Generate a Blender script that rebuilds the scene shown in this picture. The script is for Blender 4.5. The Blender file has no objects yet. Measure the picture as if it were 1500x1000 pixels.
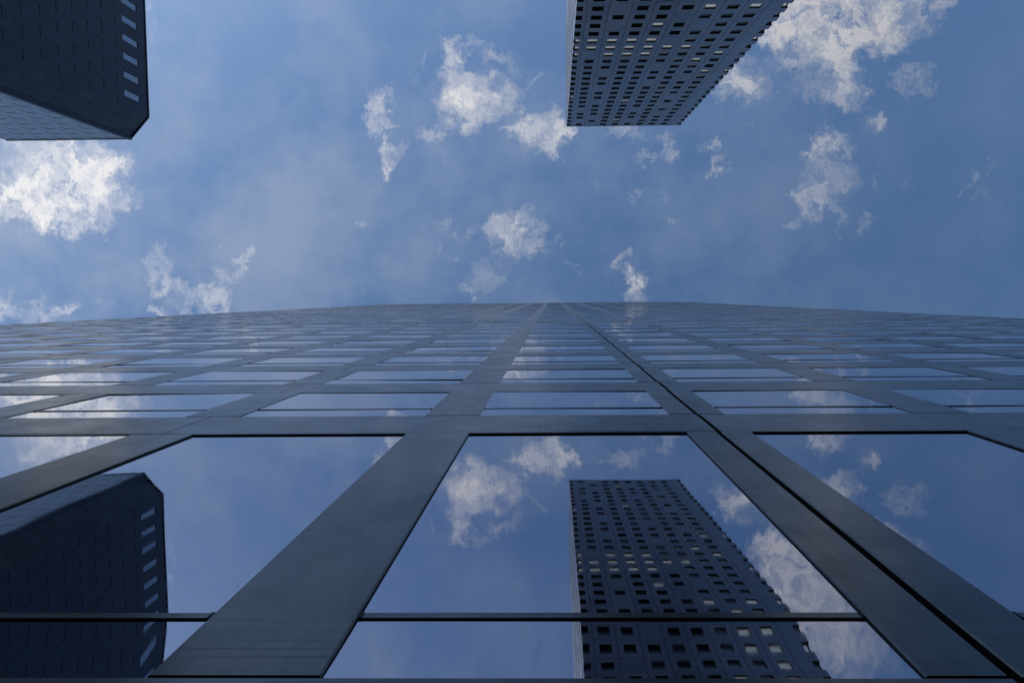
import bpy, math, random
from mathutils import Matrix, Vector

random.seed(7)
SC = bpy.context.scene
COL = SC.collection
EYE = 1.55            # the camera's height above the plaza
D = 2.1               # metres from the camera to the mirrored facade

# ------------------------------------------------------------------ camera
def camera_rows(p, y, r):
    cp, sp, cy, sy, cr, sr = math.cos(p), math.sin(p), math.cos(y), math.sin(y), math.cos(r), math.sin(r)
    rx = Matrix(((1, 0, 0), (0, cp, -sp), (0, sp, cp)))
    ry = Matrix(((cy, 0, -sy), (0, 1, 0), (sy, 0, cy)))
    rz = Matrix(((cr, sr, 0), (-sr, cr, 0), (0, 0, 1)))
    return rz @ ry @ rx
CR = camera_rows(.052, -.0169, .0077)      # rows: right, picture-down, forward
cam = bpy.data.cameras.new('camera')
cam.sensor_width = 36
cam.lens = 24
cam.shift_x = -43.5 / 1500
cam.shift_y = -15.0 / 1500
cam.clip_start = .05
cam.clip_end = 6000
co = bpy.data.objects.new('camera', cam)
right, down, fwd = CR[0], CR[1], CR[2]
m3 = Matrix((right, -down, -fwd)).transposed()
co.matrix_world = Matrix.Translation((0, 0, EYE)) @ m3.to_4x4()
COL.objects.link(co)
SC.camera = co

def sky_point(px, py):
    """direction of a spot of sky, as (x/z, y/z)"""
    d = CR.transposed() @ Vector(((px - 793.5) / 1000, (py - 485) / 1000, 1))
    return d.x / d.z, d.y / d.z

# ------------------------------------------------------------------ light and exposure
SUN_EL, SUN_AZ = 36, 228        # azimuth measured from +X towards +Y
SC.view_settings.view_transform = 'Standard'
SC.view_settings.look = 'None'
SC.view_settings.gamma = 1
SC.view_settings.exposure = 0.5
SC.view_settings.use_curve_mapping = False
sdir = Vector((math.cos(math.radians(SUN_AZ)) * math.cos(math.radians(SUN_EL)),
               math.sin(math.radians(SUN_AZ)) * math.cos(math.radians(SUN_EL)),
               math.sin(math.radians(SUN_EL))))
sl = bpy.data.lights.new('sun', 'SUN')
sl.energy = 2.0
sl.angle = math.radians(.5)
sl.color = (1, .95, .87)
so = bpy.data.objects.new('sun', sl)
so.rotation_euler = sdir.to_track_quat('Z', 'Y').to_euler()
so.location = sdir * 500
COL.objects.link(so)

world = bpy.data.worlds.new('World')
SC.world = world
world.use_nodes = True
NT = world.node_tree
NT.nodes.clear()

class G:
    """small helper round a node tree"""
    def __init__(s, nt): s.nt = nt
    def n(s, t, **k):
        x = s.nt.nodes.new(t)
        for a, b in k.items():
            if a.startswith('_'): x.inputs[int(a[1:])].default_value = b
            else: setattr(x, a, b)
        return x
    def l(s, a, b): s.nt.links.new(a, b)
    def val(s, sock, v):
        if isinstance(v, bpy.types.NodeSocket): s.l(v, sock)
        else: sock.default_value = v
    def math(s, op, a, b=0.0, c=0.0, clamp=False):
        x = s.n('ShaderNodeMath', operation=op, use_clamp=clamp)
        s.val(x.inputs[0], a); s.val(x.inputs[1], b); s.val(x.inputs[2], c)
        return x.outputs[0]
    def vmath(s, op, a, b=(0, 0, 0)):
        x = s.n('ShaderNodeVectorMath', operation=op)
        s.val(x.inputs[0], a)
        if op == 'SCALE': s.val(x.inputs['Scale'], b)
        else: s.val(x.inputs[1], b)
        return x.outputs[0]
    def noise(s, vec, scale, detail=2, rough=.5, dist=0.0, color=False, dim='3D'):
        x = s.n('ShaderNodeTexNoise', noise_dimensions=dim)
        if vec is not None: s.l(vec, x.inputs['Vector'])
        x.inputs['Scale'].default_value = scale
        x.inputs['Detail'].default_value = detail
        x.inputs['Roughness'].default_value = rough
        x.inputs['Distortion'].default_value = dist
        return x.outputs['Color' if color else 'Fac']
    def rng(s, v, a, b, c, d, smooth=False):
        x = s.n('ShaderNodeMapRange', interpolation_type='SMOOTHSTEP' if smooth else 'LINEAR')
        s.val(x.inputs[0], v)
        for i, q in enumerate((a, b, c, d)): s.val(x.inputs[i + 1], q)
        return x.outputs[0]
    def mix(s, f, a, b, mode='MIX'):
        x = s.n('ShaderNodeMix', data_type='RGBA', blend_type=mode)
        s.val(x.inputs[0], f)
        for i, q in ((6, a), (7, b)):
            if isinstance(q, tuple) and len(q) == 3: q = q + (1,)
            s.val(x.inputs[i], q)
        return x.outputs[2]
    def xyz(s, x, y, z=0.0):
        c = s.n('ShaderNodeCombineXYZ')
        for i, q in enumerate((x, y, z)): s.val(c.inputs[i], q)
        return c.outputs[0]
    def sep(s, v):
        c = s.n('ShaderNodeSeparateXYZ'); s.l(v, c.inputs[0]); return c.outputs

# clouds as bodies of the sky: centre, half sizes (thousandths of the sky plane), tilt, thickness
CLOUDS = [
 (75,264,75,45,0,1.3),(120,246,60,30,0,1.1),(159,237,35,20,0,.8),(108,306,50,32,0,1.1),(30,291,55,25,-20,1),(39,213,35,15,0,.8),
 (69,327,35,12,0,.7),(144,327,25,12,0,.5),(24,315,35,15,0,.4),(192,291,20,14,0,.45),(168,306,22,12,-30,.35),(150,279,30,25,0,.4),
 (105,219,12,18,0,.4),(-25,300,45,32,0,.7),(5,444,16,22,0,.9),(51,462,40,12,0,.6),(63,450,8,15,0,.4),(108,450,18,8,0,.6),(90,453,15,6,0,.4),
 (156,436,14,6,0,.3),(237,384,14,26,0,.6),(231,414,16,14,0,.45),(261,414,14,18,0,.3),(270,444,40,26,0,.55),(318,441,16,26,0,.65),
 (228,459,12,10,0,.5),(294,430,30,12,0,.3),(336,405,24,10,25,.65),(357,387,7,18,15,.5),(325,369,6,5,0,.4),(351,375,14,5,0,.3),
 (686,133,36,26,0,1.15),(660,98,17,34,0,.7),(665,75,18,16,0,.45),(716,146,34,26,0,.85),(743,134,22,14,0,.5),(688,165,26,14,0,.55),
 (655,164,18,26,30,.45),(627,126,20,18,0,.4),(688,187,14,12,0,.4),(721,75,20,18,0,.35),(754,98,16,12,30,.38),(728,86,22,10,40,.33),
 (688,65,12,6,0,.38),(743,164,22,10,-40,.5),(781,124,14,6,-25,.5),(613,93,5,9,20,.5),(632,207,14,12,0,.6),(643,197,6,12,20,.4),(656,226,6,6,0,.3),
 (553,146,10,20,0,.7),(571,139,16,9,-30,.55),(553,174,14,20,0,.75),(543,184,8,14,0,.45),(569,187,9,9,0,.45),(567,233,12,22,0,.7),
 (586,217,8,16,35,.5),(564,243,18,8,0,.5),(561,215,12,10,0,.3),
 (792,200,34,18,20,.95),(819,177,18,22,20,.8),(771,189,20,16,0,.6),(741,192,14,6,0,.4),(809,215,14,12,0,.5),(835,192,18,14,0,.8),
 (757,350,34,20,0,.8),(768,322,22,18,0,.65),(730,336,26,18,0,.5),(684,339,12,14,0,.35),(650,334,10,6,0,.4),(653,358,10,7,0,.35),(671,381,7,8,0,.3),
 (716,405,26,22,0,.42),(688,426,20,8,0,.3),(754,377,22,12,0,.35),(530,329,11,7,0,.5),(549,320,3,4,0,.3),(820,348,9,4,20,.4),(840,390,15,8,10,.42),
 (851,402,4,8,0,.3),(913,384,16,10,-35,.6),(924,370,5,9,0,.4),(934,426,22,24,0,.75),(927,409,8,10,0,.5),(535,428,6,6,0,.25),(747,412,7,4,0,.3),(792,357,20,8,0,.3),
 (909,190,26,10,0,.7),(971,212,16,20,0,.6),(988,223,8,14,40,.5),(936,236,18,6,-15,.4),(938,204,22,8,0,.35),(1035,208,18,9,0,.45),(1060,231,16,12,0,.55),
 (1049,245,10,8,-45,.35),(1100,181,7,10,25,.35),(973,277,8,14,0,.45),(936,280,16,8,-30,.3),(979,323,7,16,-35,.4),(872,272,9,8,0,.2),
 (1224,18,90,40,0,1.6),(1169,43,45,28,0,.95),(1224,61,34,40,0,1.4),(1233,95,18,24,0,1.2),(1273,52,40,26,0,1.2),(1316,18,60,26,0,.85),(1377,6,22,14,0,.6),
 (1141,30,30,30,0,.8),(1235,-70,110,50,0,1.6),(1170,-30,60,40,0,.9),(1262,-42,14,12,0,-.6),(1320,-40,30,60,0,-.7),
 (1091,120,32,26,0,.9),(1071,123,22,20,0,.7),(1175,107,40,26,0,.42),(1157,86,28,14,0,.3),(1212,138,40,16,0,.4),(1242,147,24,22,0,.6),(1230,160,12,14,0,.5),
 (1252,120,26,14,0,.35),(1322,120,26,16,0,.5),(1353,110,20,14,0,.5),(1282,181,20,16,0,.4),(1294,181,10,14,0,.4),
 (1202,212,18,24,0,.6),(1230,218,30,12,0,.5),(1222,258,27,30,0,.62),(1184,285,20,20,0,.6),(1193,199,12,12,0,.4),(1188,287,20,12,0,.3),
 (1223,321,8,22,-10,.5),(1184,315,12,20,25,.35),(1161,333,9,9,0,.35),(1148,378,6,5,0,.3),(1265,333,11,12,0,.5),(1286,270,6,16,-15,.4),(1301,240,10,8,0,.25),
 (1406,276,8,12,30,.4),(1424,258,8,10,40,.35),(1439,285,12,16,0,.22),(1451,245,9,5,0,.25),(1319,261,18,10,0,.2),(222,5,12,12,0,.4),(226,40,7,20,0,.25),
]
CLOUD_SIZE = 1.6
w = G(NT)
geo = w.n('ShaderNodeTexCoord').outputs['Generated']
sx, sy, sz = w.sep(geo)
zz = w.math('MAXIMUM', sz, .08)
P = w.xyz(w.math('DIVIDE', sx, zz), w.math('DIVIDE', sy, zz))
warp = w.vmath('SUBTRACT', w.noise(P, 24, 9, .72, color=True, dim='2D'), (.5, .5, .5))
warp2 = w.vmath('SUBTRACT', w.noise(P, 9, 2, .5, color=True, dim='2D'), (.5, .5, .5))
PW = w.vmath('ADD', P, w.vmath('ADD', w.vmath('SCALE', warp, .092), w.vmath('SCALE', warp2, .02)))
acc = None
for (cx, cy, rx, ry, rt, st) in CLOUDS:
    mp = w.n('ShaderNodeMapping', vector_type='TEXTURE')
    X, Y = sky_point(cx, cy)
    mp.inputs[1].default_value = (X, Y, 0)
    mp.inputs[2].default_value = (0, 0, math.radians(rt))
    mp.inputs[3].default_value = (rx * CLOUD_SIZE / 1000, ry * CLOUD_SIZE / 1000, 1)
    w.l(PW, mp.inputs[0])
    g = w.n('ShaderNodeTexGradient', gradient_type='SPHERICAL')
    w.l(mp.outputs[0], g.inputs[0])
    acc = w.math('MULTIPLY_ADD', g.outputs['Fac'], st * 1.15 + (.22 if st > 0 else 0), 0.0 if acc is None else acc)
fb = w.noise(PW, 34, 10, .68, dim='2D')
fb2 = w.noise(PW, 100, 6, .68, 1.2, dim='2D')
rid = w.math('SUBTRACT', 1, w.math('MULTIPLY', w.math('ABSOLUTE', w.math('SUBTRACT', w.noise(PW, 58, 5, .6, .5, dim='2D'), .5)), 4.5), clamp=True)
acc = w.math('MINIMUM', acc, 2.2)
tex = w.math('ADD', w.rng(fb, .26, .80, 0, 1.12), w.math('ADD', w.math('MULTIPLY', w.math('SUBTRACT', fb2, .5), .9), w.math('MULTIPLY', rid, .13)))
nn = w.math('SUBTRACT', tex, .5)
fld = w.math('MULTIPLY', acc, w.math('MULTIPLY_ADD', tex, 1.3, .05))
dens = w.math('POWER', w.rng(fld, .17, 2.15, 0, 1), 1.08)
veil_n = w.noise(P, 3.4, 7, .6, 0, dim='2D')
veil = w.math('MULTIPLY', w.rng(veil_n, .35, .75, .0, 1.0, True), w.rng(w.sep(P)[0], -.75, .5, .52, .08))
sky = w.n('ShaderNodeTexSky', sky_type='NISHITA', sun_disc=False)
sky.sun_elevation = math.radians(SUN_EL)
sky.sun_rotation = math.radians(90 - SUN_AZ)
sky.altitude = 50
sky.air_density = 1.0
sky.dust_density = .4
sky.ozone_density = 3.0
# thin milky cirrus, then the cumulus; thick cores are a little greyer than the sunlit rims
tint = w.mix(1.0, sky.outputs[0], (.88, 1.0, 1.06), 'MULTIPLY')
skyv = w.mix(veil, tint, (3.45, 3.85, 4.55))
core = w.rng(w.math('ADD', acc, w.math('MULTIPLY', nn, -.5)), .7, 2.6, 0, 1, True)
ccol = w.mix(w.math('MULTIPLY', core, w.rng(w.sep(P)[0], -.3, .45, .0, .75)), (4.9, 4.85, 4.95), (3.7, 3.7, 4.1))
cdim = w.rng(w.sep(P)[0], -.75, .5, 1.36, .88)
ccol = w.vmath('SCALE', ccol, cdim)
mixed = w.mix(w.math('MULTIPLY', dens, .97), skyv, ccol)
bg = w.n('ShaderNodeBackground')
w.l(mixed, bg.inputs[0])
bg.inputs[1].default_value = .095
w.l(bg.outputs[0], w.n('ShaderNodeOutputWorld').inputs[0])

# ------------------------------------------------------------------ materials
def material(name):
    m = bpy.data.materials.new(name); m.use_nodes = True
    g = G(m.node_tree)
    b = m.node_tree.nodes['Principled BSDF']
    return m, g, b

def metal_panel():
    m, g, b = material('brushed_metal_panel')
    o = g.n('ShaderNodeTexCoord').outputs['Object']
    st = g.n('ShaderNodeMapping'); g.l(o, st.inputs[0]); st.inputs[3].default_value = (.35, 1, 9)
    streak = g.noise(st.outputs[0], 2.2, 5, .6)
    blot = g.noise(o, 1.1, 6, .62, .4)
    fine = g.noise(o, 38, 3, .6)
    drip = g.n('ShaderNodeMapping'); g.l(o, drip.inputs[0]); drip.inputs[3].default_value = (7, 1, .35)
    dr = g.noise(drip.outputs[0], 2.0, 4, .6)
    scr = g.n('ShaderNodeMapping'); g.l(o, scr.inputs[0]); scr.inputs[3].default_value = (.22, 1, 26)
    scratch = g.rng(g.noise(scr.outputs[0], 1.6, 3, .5), .60, .70, 0, 1)
    cloudy = g.noise(o, .33, 4, .6, .5)
    v = g.math('ADD', g.math('MULTIPLY', streak, .16), g.math('ADD', g.math('MULTIPLY', blot, .62), g.math('MULTIPLY', dr, .22)))
    base = g.mix(g.rng(v, .37, .67, 0, 1, True), (.055, .073, .082), (.112, .126, .132))
    base = g.mix(g.math('MULTIPLY', g.rng(cloudy, .5, .7, 0, 1, True), .5), base, (.118, .108, .098))
    base = g.mix(g.math('MULTIPLY', scratch, .6), base, (.035, .042, .046))
    pits = g.rng(g.noise(o, 21, 2, .5), .74, .79, 0, .6)
    base = g.mix(pits, base, (.17, .18, .18))
    g.l(g.mix(g.math('MULTIPLY', fine, .15), base, (.07, .078, .08)), b.inputs['Base Color'])
    b.inputs['Metallic'].default_value = .88
    g.l(g.rng(v, .35, .7, .30, .20), b.inputs['Roughness'])
    bp = g.n('ShaderNodeBump'); bp.inputs['Strength'].default_value = .14; bp.inputs['Distance'].default_value = .004
    g.l(g.math('ADD', g.noise(o, .9, 3, .5), g.math('MULTIPLY', fine, .02)), bp.inputs['Height'])
    g.l(bp.outputs[0], b.inputs['Normal'])
    return m

def dark_seal():
    m, g, b = material('black_sealant')
    b.inputs['Base Color'].default_value = (.012, .012, .014, 1)
    b.inputs['Roughness'].default_value = .6
    b.inputs['Specular IOR Level'].default_value = .25
    return m

def mirror_glass():
    m, g, b = material('mirror_glass')
    o = g.n('ShaderNodeTexCoord').outputs['Object']
    b.inputs['Base Color'].default_value = (.46, .50, .55, 1)
    b.inputs['Metallic'].default_value = 1
    dirt = g.noise(o, 5, 7, .7)
    spots = g.noise(o, 34, 2, .5)
    dm = g.n('ShaderNodeMapping'); g.l(o, dm.inputs[0]); dm.inputs[3].default_value = (9, 1, .5)
    runs = g.noise(dm.outputs[0], 1.4, 6, .65)
    body = g.mix(g.rng(runs, .5, .75, 0, .55, True), (.405, .43, .51), (.345, .365, .43))
    g.l(g.mix(g.rng(spots, .765, .80, 0, .85), body, (.10, .11, .12)), b.inputs['Base Color'])
    g.l(g.rng(dirt, .45, .8, .012, .05), b.inputs['Roughness'])
    bp = g.n('ShaderNodeBump'); bp.inputs['Strength'].default_value = .35; bp.inputs['Distance'].default_value = .006
    g.l(g.noise(o, .55, 1, .4), bp.inputs['Height'])
    g.l(bp.outputs[0], b.inputs['Normal'])
    return m

def cladding(name, base, alt, rough, spec, line=.035, metal=0.0, tone=1.0):
    """panelled wall: the UV map counts panels, so joints fall on whole numbers"""
    m, g, b = material(name)
    uv = g.n('ShaderNodeUVMap').outputs[0]
    o = g.n('ShaderNodeTexCoord').outputs['Object']
    u, v, _ = g.sep(uv)
    def joint(q, wd):
        f = g.math('ABSOLUTE', g.math('SUBTRACT', g.math('FRACT', q), .5))
        return g.rng(f, .5 - wd, .5 - wd * .6, 0, 1)
    j = g.math('MAXIMUM', joint(u, line), joint(v, line * .7))
    wn = g.n('ShaderNodeTexWhiteNoise', noise_dimensions='2D')
    g.l(g.xyz(g.math('FLOOR', u), g.math('FLOOR', v)), wn.inputs['Vector'])
    t = g.math('MULTIPLY_ADD', g.math('SUBTRACT', wn.outputs['Value'], .5), tone, g.math('MULTIPLY', g.noise(o, .35, 5, .6), .6))
    c = g.mix(g.rng(t, 0, .75, 0, 1), base, alt)
    c = g.mix(g.math('MULTIPLY', j, .75), c, (.012, .013, .016))
    g.l(c, b.inputs['Base Color'])
    g.l(g.rng(wn.outputs['Value'], 0, 1, rough - .06, rough + .08), b.inputs['Roughness'])
    b.inputs['Specular IOR Level'].default_value = spec
    b.inputs['Metallic'].default_value = metal
    return m

def pane(name, base, rough, coat=.6):
    m, g, b = material(name)
    o = g.n('ShaderNodeTexCoord').outputs['Object']
    g.l(g.mix(g.noise(o, .9, 2, .5), base, tuple(q * .6 for q in base)), b.inputs['Base Color'])
    b.inputs['Roughness'].default_value = rough
    b.inputs['Coat Weight'].default_value = coat
    b.inputs['Coat Roughness'].default_value = .05
    return m

def pavement():
    m, g, b = material('plaza_paving')
    o = g.n('ShaderNodeTexCoord').outputs['Object']
    br = g.n('ShaderNodeTexBrick'); g.l(o, br.inputs[0]); br.inputs['Scale'].default_value = 1.2
    br.inputs['Color1'].default_value = (.13, .125, .12, 1); br.inputs['Color2'].default_value = (.10, .097, .095, 1)
    br.inputs['Mortar'].default_value = (.08, .08, .08, 1); br.inputs['Mortar Size'].default_value = .012
    g.l(g.mix(.35, br.outputs[0], g.noise(o, .7, 6, .6, color=True), 'MULTIPLY'), b.inputs['Base Color'])
    b.inputs['Roughness'].default_value = .8
    return m

M_METAL, M_SEAL, M_GLASS = metal_panel(), dark_seal(), mirror_glass()
M_RIGHT = cladding('weathered_steel_cladding', (.275, .295, .325), (.345, .36, .385), .30, .45, .022, .88, .25)
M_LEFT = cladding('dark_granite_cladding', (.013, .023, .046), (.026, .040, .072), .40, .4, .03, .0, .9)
M_LEFT_SKYLIT = cladding('granite_painted_skylight', (.30, .335, .39), (.37, .40, .45), .30, .5, .02, .2, .35)  # lighter copy of the stone: sky brightness on +Y face put into colour
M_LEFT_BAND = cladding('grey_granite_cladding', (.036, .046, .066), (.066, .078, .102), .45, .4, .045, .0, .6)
M_PANE_DARK = pane('dark_window_glass', (.018, .026, .03), .1)
M_PANE_GREY = pane('window_with_grey_blind', (.50, .53, .54), .35)
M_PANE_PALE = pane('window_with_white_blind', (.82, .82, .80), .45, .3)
M_PANE_SKY = pane('reflective_window_glass', (.62, .64, .68), .06, .5)
M_PANE_SKY.node_tree.nodes['Principled BSDF'].inputs['Metallic'].default_value = .9
# weak glow added to brighten the white blinds; no lamp stands behind
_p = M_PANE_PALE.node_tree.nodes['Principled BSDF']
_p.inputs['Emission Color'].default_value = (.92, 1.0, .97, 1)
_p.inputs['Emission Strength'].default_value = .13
M_PANE_STEEL = pane('window_reflecting_grey', (.36, .39, .44), .3)
M_PANE_STEEL.node_tree.nodes['Principled BSDF'].inputs['Metallic'].default_value = .6
M_REVEAL = pane('window_reveal_shade', (.018, .019, .022), .6, 0)  # recess shade put into the colour of window heads and jambs
M_PANE_SOUTH = pane('glazing_painted_skylight', (.36, .395, .45), .28, .3)  # panes of the +Y face, its sky brightness put into their colour
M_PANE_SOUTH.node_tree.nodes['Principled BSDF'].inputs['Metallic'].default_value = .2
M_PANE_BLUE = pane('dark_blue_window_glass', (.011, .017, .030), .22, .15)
M_ROOF = pane('roof_gravel', (.16, .16, .155), .9, 0)
M_PAVE = pavement()

# ------------------------------------------------------------------ mesh helpers
class MB:
    def __init__(s): s.v, s.f, s.m, s.uv = [], [], [], []
    def quad(s, a, b, c, d, mi=0, uv=None):
        i = len(s.v); s.v += [tuple(a), tuple(b), tuple(c), tuple(d)]
        s.f.append((i, i + 1, i + 2, i + 3)); s.m.append(mi); s.uv.append(uv or [(0.3, 0.3)] * 4)
    def box(s, x0, x1, y0, y1, z0, z1, mi=0, side=None, faces='xXyYzZ'):
        """y0 is the side that faces the street; side is the material of its edges"""
        e = mi if side is None else side
        if 'y' in faces: s.quad((x0, y0, z0), (x1, y0, z0), (x1, y0, z1), (x0, y0, z1), mi)
        if 'Y' in faces: s.quad((x1, y1, z0), (x0, y1, z0), (x0, y1, z1), (x1, y1, z1), e)
        if 'x' in faces: s.quad((x0, y1, z0), (x0, y0, z0), (x0, y0, z1), (x0, y1, z1), e)
        if 'X' in faces: s.quad((x1, y0, z0), (x1, y1, z0), (x1, y1, z1), (x1, y0, z1), e)
        if 'z' in faces: s.quad((x0, y1, z0), (x1, y1, z0), (x1, y0, z0), (x0, y0, z0), e)
        if 'Z' in faces: s.quad((x0, y0, z1), (x1, y0, z1), (x1, y1, z1), (x0, y1, z1), e)
    def add(s, o):
        i = len(s.v); s.v += o.v; s.f += [tuple(q + i for q in f) for f in o.f]; s.m += o.m; s.uv += o.uv
    def build(s, name, mats, parent=None, smooth=False):
        me = bpy.data.meshes.new(name)
        me.from_pydata(s.v, [], s.f)
        for q in mats: me.materials.append(q)
        me.polygons.foreach_set('material_index', s.m)
        ul = me.uv_layers.new(name='UVMap')
        ul.data.foreach_set('uv', [c for f in s.uv for p in f for c in p])
        if smooth:
            me.polygons.foreach_set('use_smooth', [True] * len(s.f))
        me.update()
        o = bpy.data.objects.new(name, me); COL.objects.link(o)
        if parent is not None:
            o.parent = parent
            w_ = Vector((0, 0, 0)); q = parent
            while q is not None: w_ += q.location; q = q.parent
            o.location = -w_
            for x in (o,): x.location = -w_
        return o

def thing(name, label, cat, loc, group=None):
    o = bpy.data.objects.new(name, None); COL.objects.link(o)
    o.location = loc; o['label'] = label; o['category'] = cat
    if group: o['group'] = group
    return o

def px_size(x, y, z, wx, hz):
    """rough share of the picture for a patch of facade"""
    c = CR @ Vector((x, y, z - EYE))
    if c.z <= 0: return 0
    u, v = 793.5 + 1000 * c.x / c.z, 485 + 1000 * c.y / c.z
    if not (-260 < u < 1760 and v < 1150): return 0
    return wx * hz * (1000 / c.z) ** 2 * (D / (z - EYE))

# ------------------------------------------------------------------ ground
g_ = MB(); g_.quad((-900, -900, 0), (900, -900, 0), (900, 900, 0), (-900, 900, 0))
pl = g_.build('plaza', [M_PAVE]); pl['kind'] = 'structure'

# ------------------------------------------------------------------ the mirrored tower overhead
BAY = 2.0431 * D
MX0 = -.8577 * D
MW = .4679 * D
XL, XR = -22.61 * D, 17.45 * D
Z0 = 3.662 + EYE                 # top of the lowest spandrel in view
S1 = 10.42 + EYE                 # bottom of the next spandrel
FL = 2.1522 * D
SH = 1.545                       # spandrel height
NF = 42
TOP = S1 + NF * FL
YP, YG = D, D + .013             # face of the panels, face of the glass
centres = [MX0 + i * BAY for i in range(-10, 9)]
centres[11] += .035
mull = [(XL, XL + .62 * MW)] + [(c - MW / 2, c + MW / 2) for c in centres] + [(XR - .62 * MW, XR)]
centre_of = [None] + list(range(-10, 9)) + [None]
# storeys: (bottom of the window, top of the window); the panel above it runs to the next bottom
storeys = [(.25, Z0 - SH - .03)] + [(Z0, S1)] + [(S1 + k * FL + SH, S1 + (k + 1) * FL) for k in range(NF - 1)]
tower = thing('glass_tower', 'mirror glass office tower rising overhead, its grid of panes reflecting sky and towers',
              'skyscraper', (0, D + 14, 0))

def pane_mesh(x0, x1, z0, z1, nx, nz, tilt, warp, rnd, rec=0.0, bow=0.0, mi=0):
    mb = MB()
    ax, az = rnd.gauss(0, tilt), rnd.gauss(0, tilt)
    ph = [rnd.uniform(0, 6.28) for _ in range(4)]
    xc, zc = (x0 + x1) / 2, (z0 + z1) / 2
    def p(i, j):
        x, z = x0 + (x1 - x0) * i / nx, z0 + (z1 - z0) * j / nz
        s, t = 2 * (x - xc) / (x1 - x0), 2 * (z - zc) / (z1 - z0)
        dy = ax * (x - xc) + az * (z - zc)
        dy += warp * (math.sin(1.9 * s + ph[0]) * math.cos(1.3 * t + ph[1]) + .35 * math.sin(3.7 * s + ph[2]) * math.sin(2.9 * t + ph[3]) + .6 * t ** 6 + .5 * s ** 8)
        return (x, YG + rec + dy - bow * (z1 - z) ** 2, z)
    for i in range(nx):
        for j in range(nz):
            mb.quad(p(i, j), p(i + 1, j), p(i + 1, j + 1), p(i, j + 1), mi)
    return mb

def weld(o):
    import bmesh
    bm = bmesh.new(); bm.from_mesh(o.data); bmesh.ops.remove_doubles(bm, verts=bm.verts, dist=1e-5); bm.to_mesh(o.data); bm.free()

wins, spans, mulls = [], [], []
for k, (za, zb) in enumerate(storeys):
    for i in range(len(mull) - 1):
        x0, x1 = mull[i][1], mull[i + 1][0]
        wins.append((px_size((x0 + x1) / 2, D, (za + zb) / 2, x1 - x0, zb - za), k, x0, x1, za, zb))
    for i, (x0, x1) in enumerate(mull):
        mulls.append((px_size((x0 + x1) / 2, D, (za + zb) / 2, x1 - x0, zb - za), k, i, x0, x1, za, zb))
joint_c = [XL] + [centres[i] for i in range(1, 19, 2)] + [XR]
zt = [(storeys[k][1], storeys[k + 1][0]) for k in range(len(storeys) - 1)] + [(storeys[-1][1], TOP)]
for k, (za, zb) in enumerate(zt):
    for i in range(len(joint_c) - 1):
        x0, x1 = joint_c[i], joint_c[i + 1]
        mid = min(max(0, x0), x1)
        spans.append((px_size(mid, D, (za + zb) / 2, min(x1 - x0, 6), zb - za), k, i, x0, x1, za, zb))

WIDE = centres[11]     # the one mullion split by a deep open joint
def spandrel(mb, k, i, x0, x1, za, zb, bars):
    a = .035 if abs(x0 - WIDE) < .01 else (.010 if i else 0)
    b = .035 if abs(x1 - WIDE) < .01 else (.010 if i < len(joint_c) - 2 else 0)
    xa, xb = x0 + a, x1 - b
    back = D + .30
    # a shallow crown across the height, returns in black
    zs = [za, za + (zb - za) * .06, za + (zb - za) * .5, za + (zb - za) * .94, zb]
    ys = [YP + .006, YP + .001, YP - .002, YP + .001, YP + .006]
    for q in range(4):
        mb.quad((xa, ys[q], zs[q]), (xb, ys[q], zs[q]), (xb, ys[q + 1], zs[q + 1]), (xa, ys[q + 1], zs[q + 1]), 0)
    mb.quad((xa, back, za), (xb, back, za), (xb, ys[0], za), (xa, ys[0], za), 1)
    mb.quad((xa, ys[4], zb), (xb, ys[4], zb), (xb, back, zb), (xa, back, zb), 1)
    mb.quad((xa, back, za), (xa, ys[0], za), (xa, ys[4], zb), (xa, back, zb), 1)
    mb.quad((xb, ys[0], za), (xb, back, za), (xb, back, zb), (xb, ys[4], zb), 1)

def mullion(mb, i, x0, x1, za, zb):
    c = (x0 + x1) / 2
    lo, hi = za + .024, zb - .012
    parts = [(x0, c - .035), (c + .035, x1)] if abs(c - WIDE) < .01 else [(x0, x1)]
    for a, b in parts:
        bv = .012
        mb.quad((a + bv, YP + .003, lo), (b - bv, YP + .003, lo), (b - bv, YP + .003, hi), (a + bv, YP + .003, hi), 0)
        mb.quad((a, YP + .014, lo), (a + bv, YP + .003, lo), (a + bv, YP + .003, hi), (a, YP + .014, hi), 0)
        mb.quad((b - bv, YP + .003, lo), (b, YP + .014, lo), (b, YP + .014, hi), (b - bv, YP + .003, hi), 0)
        mb.quad((a, YP + .25, lo), (a, YP + .014, lo), (a, YP + .014, hi), (a, YP + .25, hi), 1)
        mb.quad((b, YP + .014, lo), (b, YP + .25, lo), (b, YP + .25, hi), (b, YP + .014, hi), 1)
        mb.quad((a, YP + .25, lo), (b, YP + .25, lo), (b, YP + .014, lo), (a, YP + .014, lo), 1)
        mb.quad((a, YP + .014, hi), (b, YP + .014, hi), (b, YP + .25, hi), (a, YP + .25, hi), 1)

def transom(mb, k, x0, x1, za, zb):
    z = za + .735
    q = YP + (.018 if k < 2 else .003)
    mb.box(x0 + .004, x1 - .004, q, YG + .08, z, z + .072, 0, 1, 'yz')
    mb.quad((x0 + .004, q, z + .072), (x1 - .004, q, z + .072), (x1 - .004, YG + .08, z + .072), (x0 + .004, YG + .08, z + .072), 0)
    if k < 4:
        for s in (x0 + .004, x1 - .026):
            mb.box(s, s + .022, q - .004, q + .02, z + .004, z + .076, 1)

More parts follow.
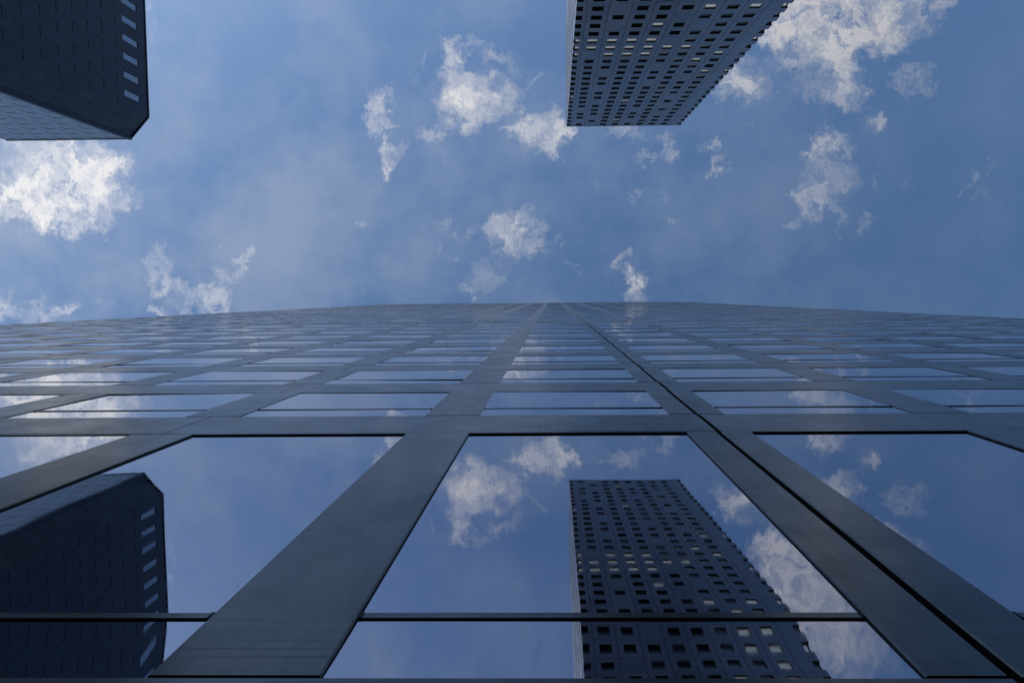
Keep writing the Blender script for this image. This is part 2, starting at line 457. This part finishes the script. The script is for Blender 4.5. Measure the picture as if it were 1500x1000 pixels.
wins.sort(key=lambda q: -q[0]); mulls.sort(key=lambda q: -q[0]); spans.sort(key=lambda q: -q[0])
MECH = 11      # plant storey: an open louvre slot under its spandrel
rnd = random.Random(4)
rest_g, rest_t = MB(), MB()
for n, (s, k, x0, x1, za, zb) in enumerate(wins):
    zl = za + .765
    zh = zb
    t = MB(); transom(t, k, x0, x1, za, zb)
    if n < 100:
        fine = s > 2500
        nx, nz = (16, 12) if fine else (3, 3)
        mb = pane_mesh(x0 - .01, x1 + .01, zl, zh + .02, nx, nz, .0009 if k < 2 else .002, .0009 if fine else .0006, rnd, .018 if k < 2 else 0)
        mb.add(pane_mesh(x0 - .01, x1 + .01, za - .02, zl, nx, 10 if fine else 2, .0003 if k == 1 else .0022, .0005 if k == 1 else (.0013 if fine else .0008), rnd, .018 if k < 2 else 0, .0115 if k == 1 else 0))
        o = mb.build('window', [M_GLASS], tower, True); weld(o)
        t.build('transom', [M_METAL, M_SEAL], o)
    else:
        rest_g.add(pane_mesh(x0 - .01, x1 + .01, zl, zh + .02, 1, 1, .0016, 0, rnd))
        rest_g.add(pane_mesh(x0 - .01, x1 + .01, za - .02, zl, 1, 1, .002, 0, rnd))
        if k == MECH:
            t.box(x0 + .004, x1 - .004, YP + .01, YG + .08, zb - .75, zb - .003, 1)
        rest_t.add(t)
o = rest_g.build('window', [M_GLASS], tower); o['kind'] = 'stuff'
rest_t.build('transom', [M_METAL, M_SEAL], o)['kind'] = 'stuff'
rest = MB()
for n, (s, k, i, x0, x1, za, zb) in enumerate(spans):
    mb = MB(); spandrel(mb, k, i, x0, x1, za, zb, None)
    if n < 100: mb.build('spandrel_panel', [M_METAL, M_SEAL], tower)
    else: rest.add(mb)
rest.build('spandrel_panel', [M_METAL, M_SEAL], tower)['kind'] = 'stuff'
rest = MB()
for n, (s, k, i, x0, x1, za, zb) in enumerate(mulls):
    mb = MB(); mullion(mb, i, x0, x1, za, zb)
    if n < 100: mb.build('mullion_panel', [M_METAL, M_SEAL], tower)
    else: rest.add(mb)
rest.build('mullion_panel', [M_METAL, M_SEAL], tower)['kind'] = 'stuff'
core_ = MB()
core_.box(XL + .02, XR - .02, YG + .06, D + 28, .02, TOP - .05, 0, 0, 'xXyYz')
core_.build('wall', [M_SEAL], tower)
rf = MB(); rf.box(XL, XR, YP + .31, D + 28.2, TOP - .05, TOP + .04, 0); rf.build('roof', [M_ROOF], tower)

# ------------------------------------------------------------------ the punched-window tower behind the camera (top right)
YT = -17.0752 * D
RX = 1.5305 * D
RTOP = 70.0695 * D + EYE
NCOL, ROW, NROW = 10, 2.765, 52
PITCH = 24.13 / 9.45
RD = 22.0
def flare(z): return 1 + .26 * (RTOP - z) / RTOP
steel = thing('steel_tower', 'blue grey office tower pierced by rows of small square windows, flaring towards its foot',
              'skyscraper', (RX + 12, YT - RD / 2, 0))
BLANK = {0: {2}, 1: {1, 5}, 2: {2}, 3: {7}, 4: {1, 5}, 5: {7}, 6: {2}, 7: {7}, 9: {2}, 10: {5}, 11: {7}, 12: {2}, 13: {5}, 15: {1}, 17: {5}, 19: {2, 6}, 20: {5}, 21: {2}, 23: {3}, 25: {2}, 27: {7}, 29: {1, 6}, 31: {3}}
def front_pos(u, v, d):      # u in bays from the left corner, v metres below the roof, d depth into the wall
    z = RTOP - v
    x = RX + u * PITCH * flare(z)
    return (x, YT - d, z)
def side_pos(u, v, d):       # the flank that faces -X; u in bays going back from the front corner
    return (RX + d, YT - u * PITCH, RTOP - v)
def flank_pos(u, v, d):      # the flank that faces +X
    z = RTOP - v
    return (RX + 9.45 * PITCH * flare(z) - d, YT - u * PITCH, z)
DEPTH = .27
wall = MB(); panes = []
def punched(pos, flip, u_lo, u_hi, front):
    """one elevation of the tower: panel by panel, each with a window opening or blank"""
    def q(a, b, c, d, mi, uv):
        if flip: wall.quad(b, a, d, c, mi, [uv[1], uv[0], uv[3], uv[2]])
        else: wall.quad(a, b, c, d, mi, uv)
    edges = [u_lo, .46] + [.46 + i for i in range(1, 40) if .46 + i < u_hi - .3] + [u_hi]
    for r in range(NROW):
        v0, v1 = r * ROW, (r + 1) * ROW
        va, vb = v0 + .62 if r else v0 + .55, v0 + .62 + 1.42
        if r == NROW - 1: v1 = RTOP - .02
        for c in range(len(edges) - 1):
            a, b = edges[c], edges[c + 1]
            last = c == len(edges) - 2
            if c == 0: wa, wb = .0, .30
            elif last: wa, wb = b - .33, b
            else: wa, wb = a + .245, a + .755
            if not front: wa, wb = (0, .14) if c == 0 else ((b - .14, b) if last else (a + .235, a + .765))
            blank = (c in BLANK.get(r, ())) if front else (random.random() < .1 and c)
            if front and r > 31 and random.random() < .1 and 0 < c < len(edges) - 2: blank = True
            def P4(x0, x1, y0, y1, d=0, mi=0):
                q(pos(x0, y1, d), pos(x1, y1, d), pos(x1, y0, d), pos(x0, y0, d), mi,
                  [(x0 - .46, y1 / ROW), (x1 - .46, y1 / ROW), (x1 - .46, y0 / ROW), (x0 - .46, y0 / ROW)])
            if blank or v1 - v0 > ROW + .5 or r > 46:
                P4(a, b, v0, v1); continue
            P4(a, b, v0, va); P4(a, b, vb, v1)
            if wa > a: P4(a, wa, va, vb)
            if wb < b: P4(wb, b, va, vb)
            f = [(.3, .3)] * 4
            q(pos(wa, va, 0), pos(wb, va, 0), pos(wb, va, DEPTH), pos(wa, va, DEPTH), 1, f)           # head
            q(pos(wa, vb, DEPTH), pos(wb, vb, DEPTH), pos(wb, vb, 0), pos(wa, vb, 0), 0, f)           # sill
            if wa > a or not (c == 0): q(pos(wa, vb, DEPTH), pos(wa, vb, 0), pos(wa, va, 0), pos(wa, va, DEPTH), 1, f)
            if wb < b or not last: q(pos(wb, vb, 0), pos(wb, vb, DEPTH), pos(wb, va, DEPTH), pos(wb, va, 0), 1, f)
            ga = wa + (DEPTH / PITCH if c == 0 else 0)
            gb = wb - (DEPTH / PITCH if last else 0)
            panes.append((front, r, c, [pos(ga, vb, DEPTH), pos(gb, vb, DEPTH), pos(gb, va, DEPTH), pos(ga, va, DEPTH)], flip))
punched(front_pos, False, 0, 9.45, True)
punched(side_pos, True, 0, 8.6, False)
punched(flank_pos, False, 0, 8.6, False)
zb_ = RTOP - RD
wall.quad((RX + 9.45 * PITCH * flare(0), YT - 8.6 * PITCH, 0), (RX, YT - 8.6 * PITCH, 0), (RX, YT - 8.6 * PITCH, RTOP), (RX + 9.45 * PITCH, YT - 8.6 * PITCH, RTOP), 0)
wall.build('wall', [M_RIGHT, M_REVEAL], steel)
def shade(front, r, c):
    x = random.random()
    if not front: return 0 if x < .8 else 1
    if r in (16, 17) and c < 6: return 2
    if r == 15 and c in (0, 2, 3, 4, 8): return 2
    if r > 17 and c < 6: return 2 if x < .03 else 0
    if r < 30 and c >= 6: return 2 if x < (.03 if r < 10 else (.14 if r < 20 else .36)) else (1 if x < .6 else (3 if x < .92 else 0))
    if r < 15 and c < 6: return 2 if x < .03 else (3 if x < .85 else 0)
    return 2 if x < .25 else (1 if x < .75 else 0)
vis = sorted(range(len(panes)), key=lambda n: (not panes[n][0], abs(panes[n][1] - 22) if panes[n][1] > 14 else 60 - panes[n][1]))
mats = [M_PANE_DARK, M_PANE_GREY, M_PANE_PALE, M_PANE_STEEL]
rest = MB()
for n, idx in enumerate(vis):
    front, r, c, qd, flip = panes[idx]
    mb = rest if n >= 100 else MB()
    if flip: qd = [qd[1], qd[0], qd[3], qd[2]]
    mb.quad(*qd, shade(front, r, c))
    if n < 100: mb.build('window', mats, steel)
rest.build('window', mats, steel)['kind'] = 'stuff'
rf = MB()
tw = 9.45 * PITCH
rf.box(RX + .02, RX + tw - .02, YT - 8.6 * PITCH + .02, YT - .02, RTOP - .3, RTOP + .05, 0)
rf.build('roof', [M_ROOF], steel)
pr = MB()
for (x0, x1, y0, y1) in ((RX - .03, RX + tw + .03, YT - .3, YT + .03), (RX - .03, RX + .3, YT - 8.6 * PITCH, YT - .3), (RX + tw - .3, RX + tw + .03, YT - 8.6 * PITCH, YT - .3)):
    pr.box(x0, x1, y0, y1, RTOP - .004, RTOP + .35, 0)
pr.build('parapet', [M_RIGHT], steel)

# ------------------------------------------------------------------ the dark tower with the cut corner (top left)
AX, AY = -42.2502 * D, -19.0598 * D
BX, BY = -44.3958 * D, -16.8213 * D
LTOP = 71.8605 * D + EYE
LW, LD = 62.0, 92.0  # LD: unseen depth lengthened to keep sun off plaza and facade
dark = thing('granite_tower', 'dark office tower with a cut corner and one row of tall windows under its roof',
             'skyscraper', (AX - 30, AY - 35, 0))
LROW, LBAY = 4.15, 3.8
def slab_wall(name, p0, dx, dy, nx_, ny_, length, mat, slots, top_windows, bay):
    """a storey grid of stone panels with shallow staggered slots; (dx, dy) runs along the wall, (nx_, ny_) points out"""
    mb, gl, low = MB(), [], []
    def pos(u, v, d): return (p0[0] + dx * u - nx_ * d, p0[1] + dy * u - ny_ * d, LTOP - v)
    def P4(x0, x1, y0, y1, d=0, mi=0):
        mb.quad(pos(x0, y1, d), pos(x1, y1, d), pos(x1, y0, d), pos(x0, y0, d), mi, [(2 * x0 / bay, y1 / LROW), (2 * x1 / bay, y1 / LROW), (2 * x1 / bay, y0 / LROW), (2 * x0 / bay, y0 / LROW)])
    def hole(x0, x1, y0, y1, d):
        f = [(.3, .3)] * 4
        mb.quad(pos(x0, y0, 0), pos(x1, y0, 0), pos(x1, y0, d), pos(x0, y0, d), 0, f)
        mb.quad(pos(x0, y1, d), pos(x1, y1, d), pos(x1, y1, 0), pos(x0, y1, 0), 0, f)
        mb.quad(pos(x0, y1, d), pos(x0, y1, 0), pos(x0, y0, 0), pos(x0, y0, d), 0, f)
        mb.quad(pos(x1, y1, 0), pos(x1, y1, d), pos(x1, y0, d), pos(x1, y0, 0), 0, f)
    def cell(a, b, v0, v1, h):
        if h is None: P4(a, b, v0, v1); return
        x0, x1, y0, y1, d = h
        P4(a, b, v0, y0); P4(a, b, y1, v1)
        if x0 > a: P4(a, x0, y0, y1)
        if x1 < b: P4(x1, b, y0, y1)
        hole(x0, x1, y0, y1, d)
    n = int(length / bay) + 1
    v0 = 0.0
    r = 0
    while v0 < LTOP - .1:
        head = top_windows and r == 0
        v1 = min(v0 + (9.6 if head else LROW), LTOP - .02)
        for c in range(n):
            a, b = c * bay, min((c + 1) * bay, length)
            if b - a < .05: continue
            h = None
            if head:
                if .6 * bay < b - a:
                    h = (c * bay + 2.2, c * bay + 3.5, 2.75, 8.0, .12)
                    gl.append([pos(h[0], h[3], .12), pos(h[1], h[3], .12), pos(h[1], h[2], .12), pos(h[0], h[2], .12)])
            elif slots and b - a > bay * .9 and v1 - v0 > LROW - .2:
                s = a + bay * (.02 if r % 2 else .46)
                h = (s, s + bay * .52, v0 + .75, v0 + 2.85, .06)
                low.append([pos(h[0], h[3], h[4]), pos(h[1], h[3], h[4]), pos(h[1], h[2], h[4]), pos(h[0], h[2], h[4])])
            cell(a, b, v0, v1, h)
        v0, r = v1, r + 1
    mb.build(name, [mat], dark)
    return gl, low
# the flank that runs away from the corner A towards -Y
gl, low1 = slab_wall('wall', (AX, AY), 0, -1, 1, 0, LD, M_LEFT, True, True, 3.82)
for qd in gl:
    mb = MB(); mb.quad(*qd); mb.build('window', [M_PANE_SKY], dark)
cl = math.hypot(BX - AX, BY - AY)
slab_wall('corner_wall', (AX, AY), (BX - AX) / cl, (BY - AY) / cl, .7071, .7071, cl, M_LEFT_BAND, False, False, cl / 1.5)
LX = sky_point(9, 204)[0] * (LTOP - EYE)
LW = BX - LX
_, low2 = slab_wall('wall', (BX, BY), -1, 0, 0, 1, LW, M_LEFT_SKYLIT, True, False, 3.82)
rest = MB()
south = set(map(id, low2))          # this elevation's panes share the sky brightness painted into its stone
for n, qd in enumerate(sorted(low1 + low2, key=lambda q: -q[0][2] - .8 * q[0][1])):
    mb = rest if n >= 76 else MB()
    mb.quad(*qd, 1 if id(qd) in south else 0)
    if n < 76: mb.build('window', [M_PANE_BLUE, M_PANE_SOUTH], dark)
rest.build('window', [M_PANE_BLUE, M_PANE_SOUTH], dark)['kind'] = 'stuff'
mb = MB()
mb.quad((LX, BY, 0), (LX, AY - LD, 0), (LX, AY - LD, LTOP), (LX, BY, LTOP))
mb.quad((LX, AY - LD, 0), (AX, AY - LD, 0), (AX, AY - LD, LTOP), (LX, AY - LD, LTOP))
mb.build('wall', [M_LEFT], dark)
fin = MB(); fin.box(BX - .12, BX + .62, BY - .55, BY + .28, .02, LTOP + .2, 0); fin.build('corner_fin', [M_LEFT], dark)
fin = MB(); fin.box(AX - .16, AX + .10, AY - .22, AY + .12, .02, LTOP + .2, 0); fin.build('corner_fin', [M_LEFT], dark)
def prism(mb, pts, z0, z1):
    for i in range(len(pts)):
        a, b = pts[i], pts[(i + 1) % len(pts)]
        mb.quad((*a, z0), (*b, z0), (*b, z1), (*a, z1))
    for z in (z0, z1):
        n = len(mb.v); mb.v += [(*p, z) for p in pts]; mb.f.append(tuple(range(n, n + len(pts)))); mb.m.append(0); mb.uv.append([(.3, .3)] * len(pts))
e = .14
cap = MB()
prism(cap, [(AX + e, AY - LD - e), (AX + e, AY + .14), (BX + .14 + .3, BY + e), (LX - e, BY + e), (LX - e, AY - LD - e)], LTOP + .004, LTOP + .35)
cap.build('roof', [M_LEFT], dark)
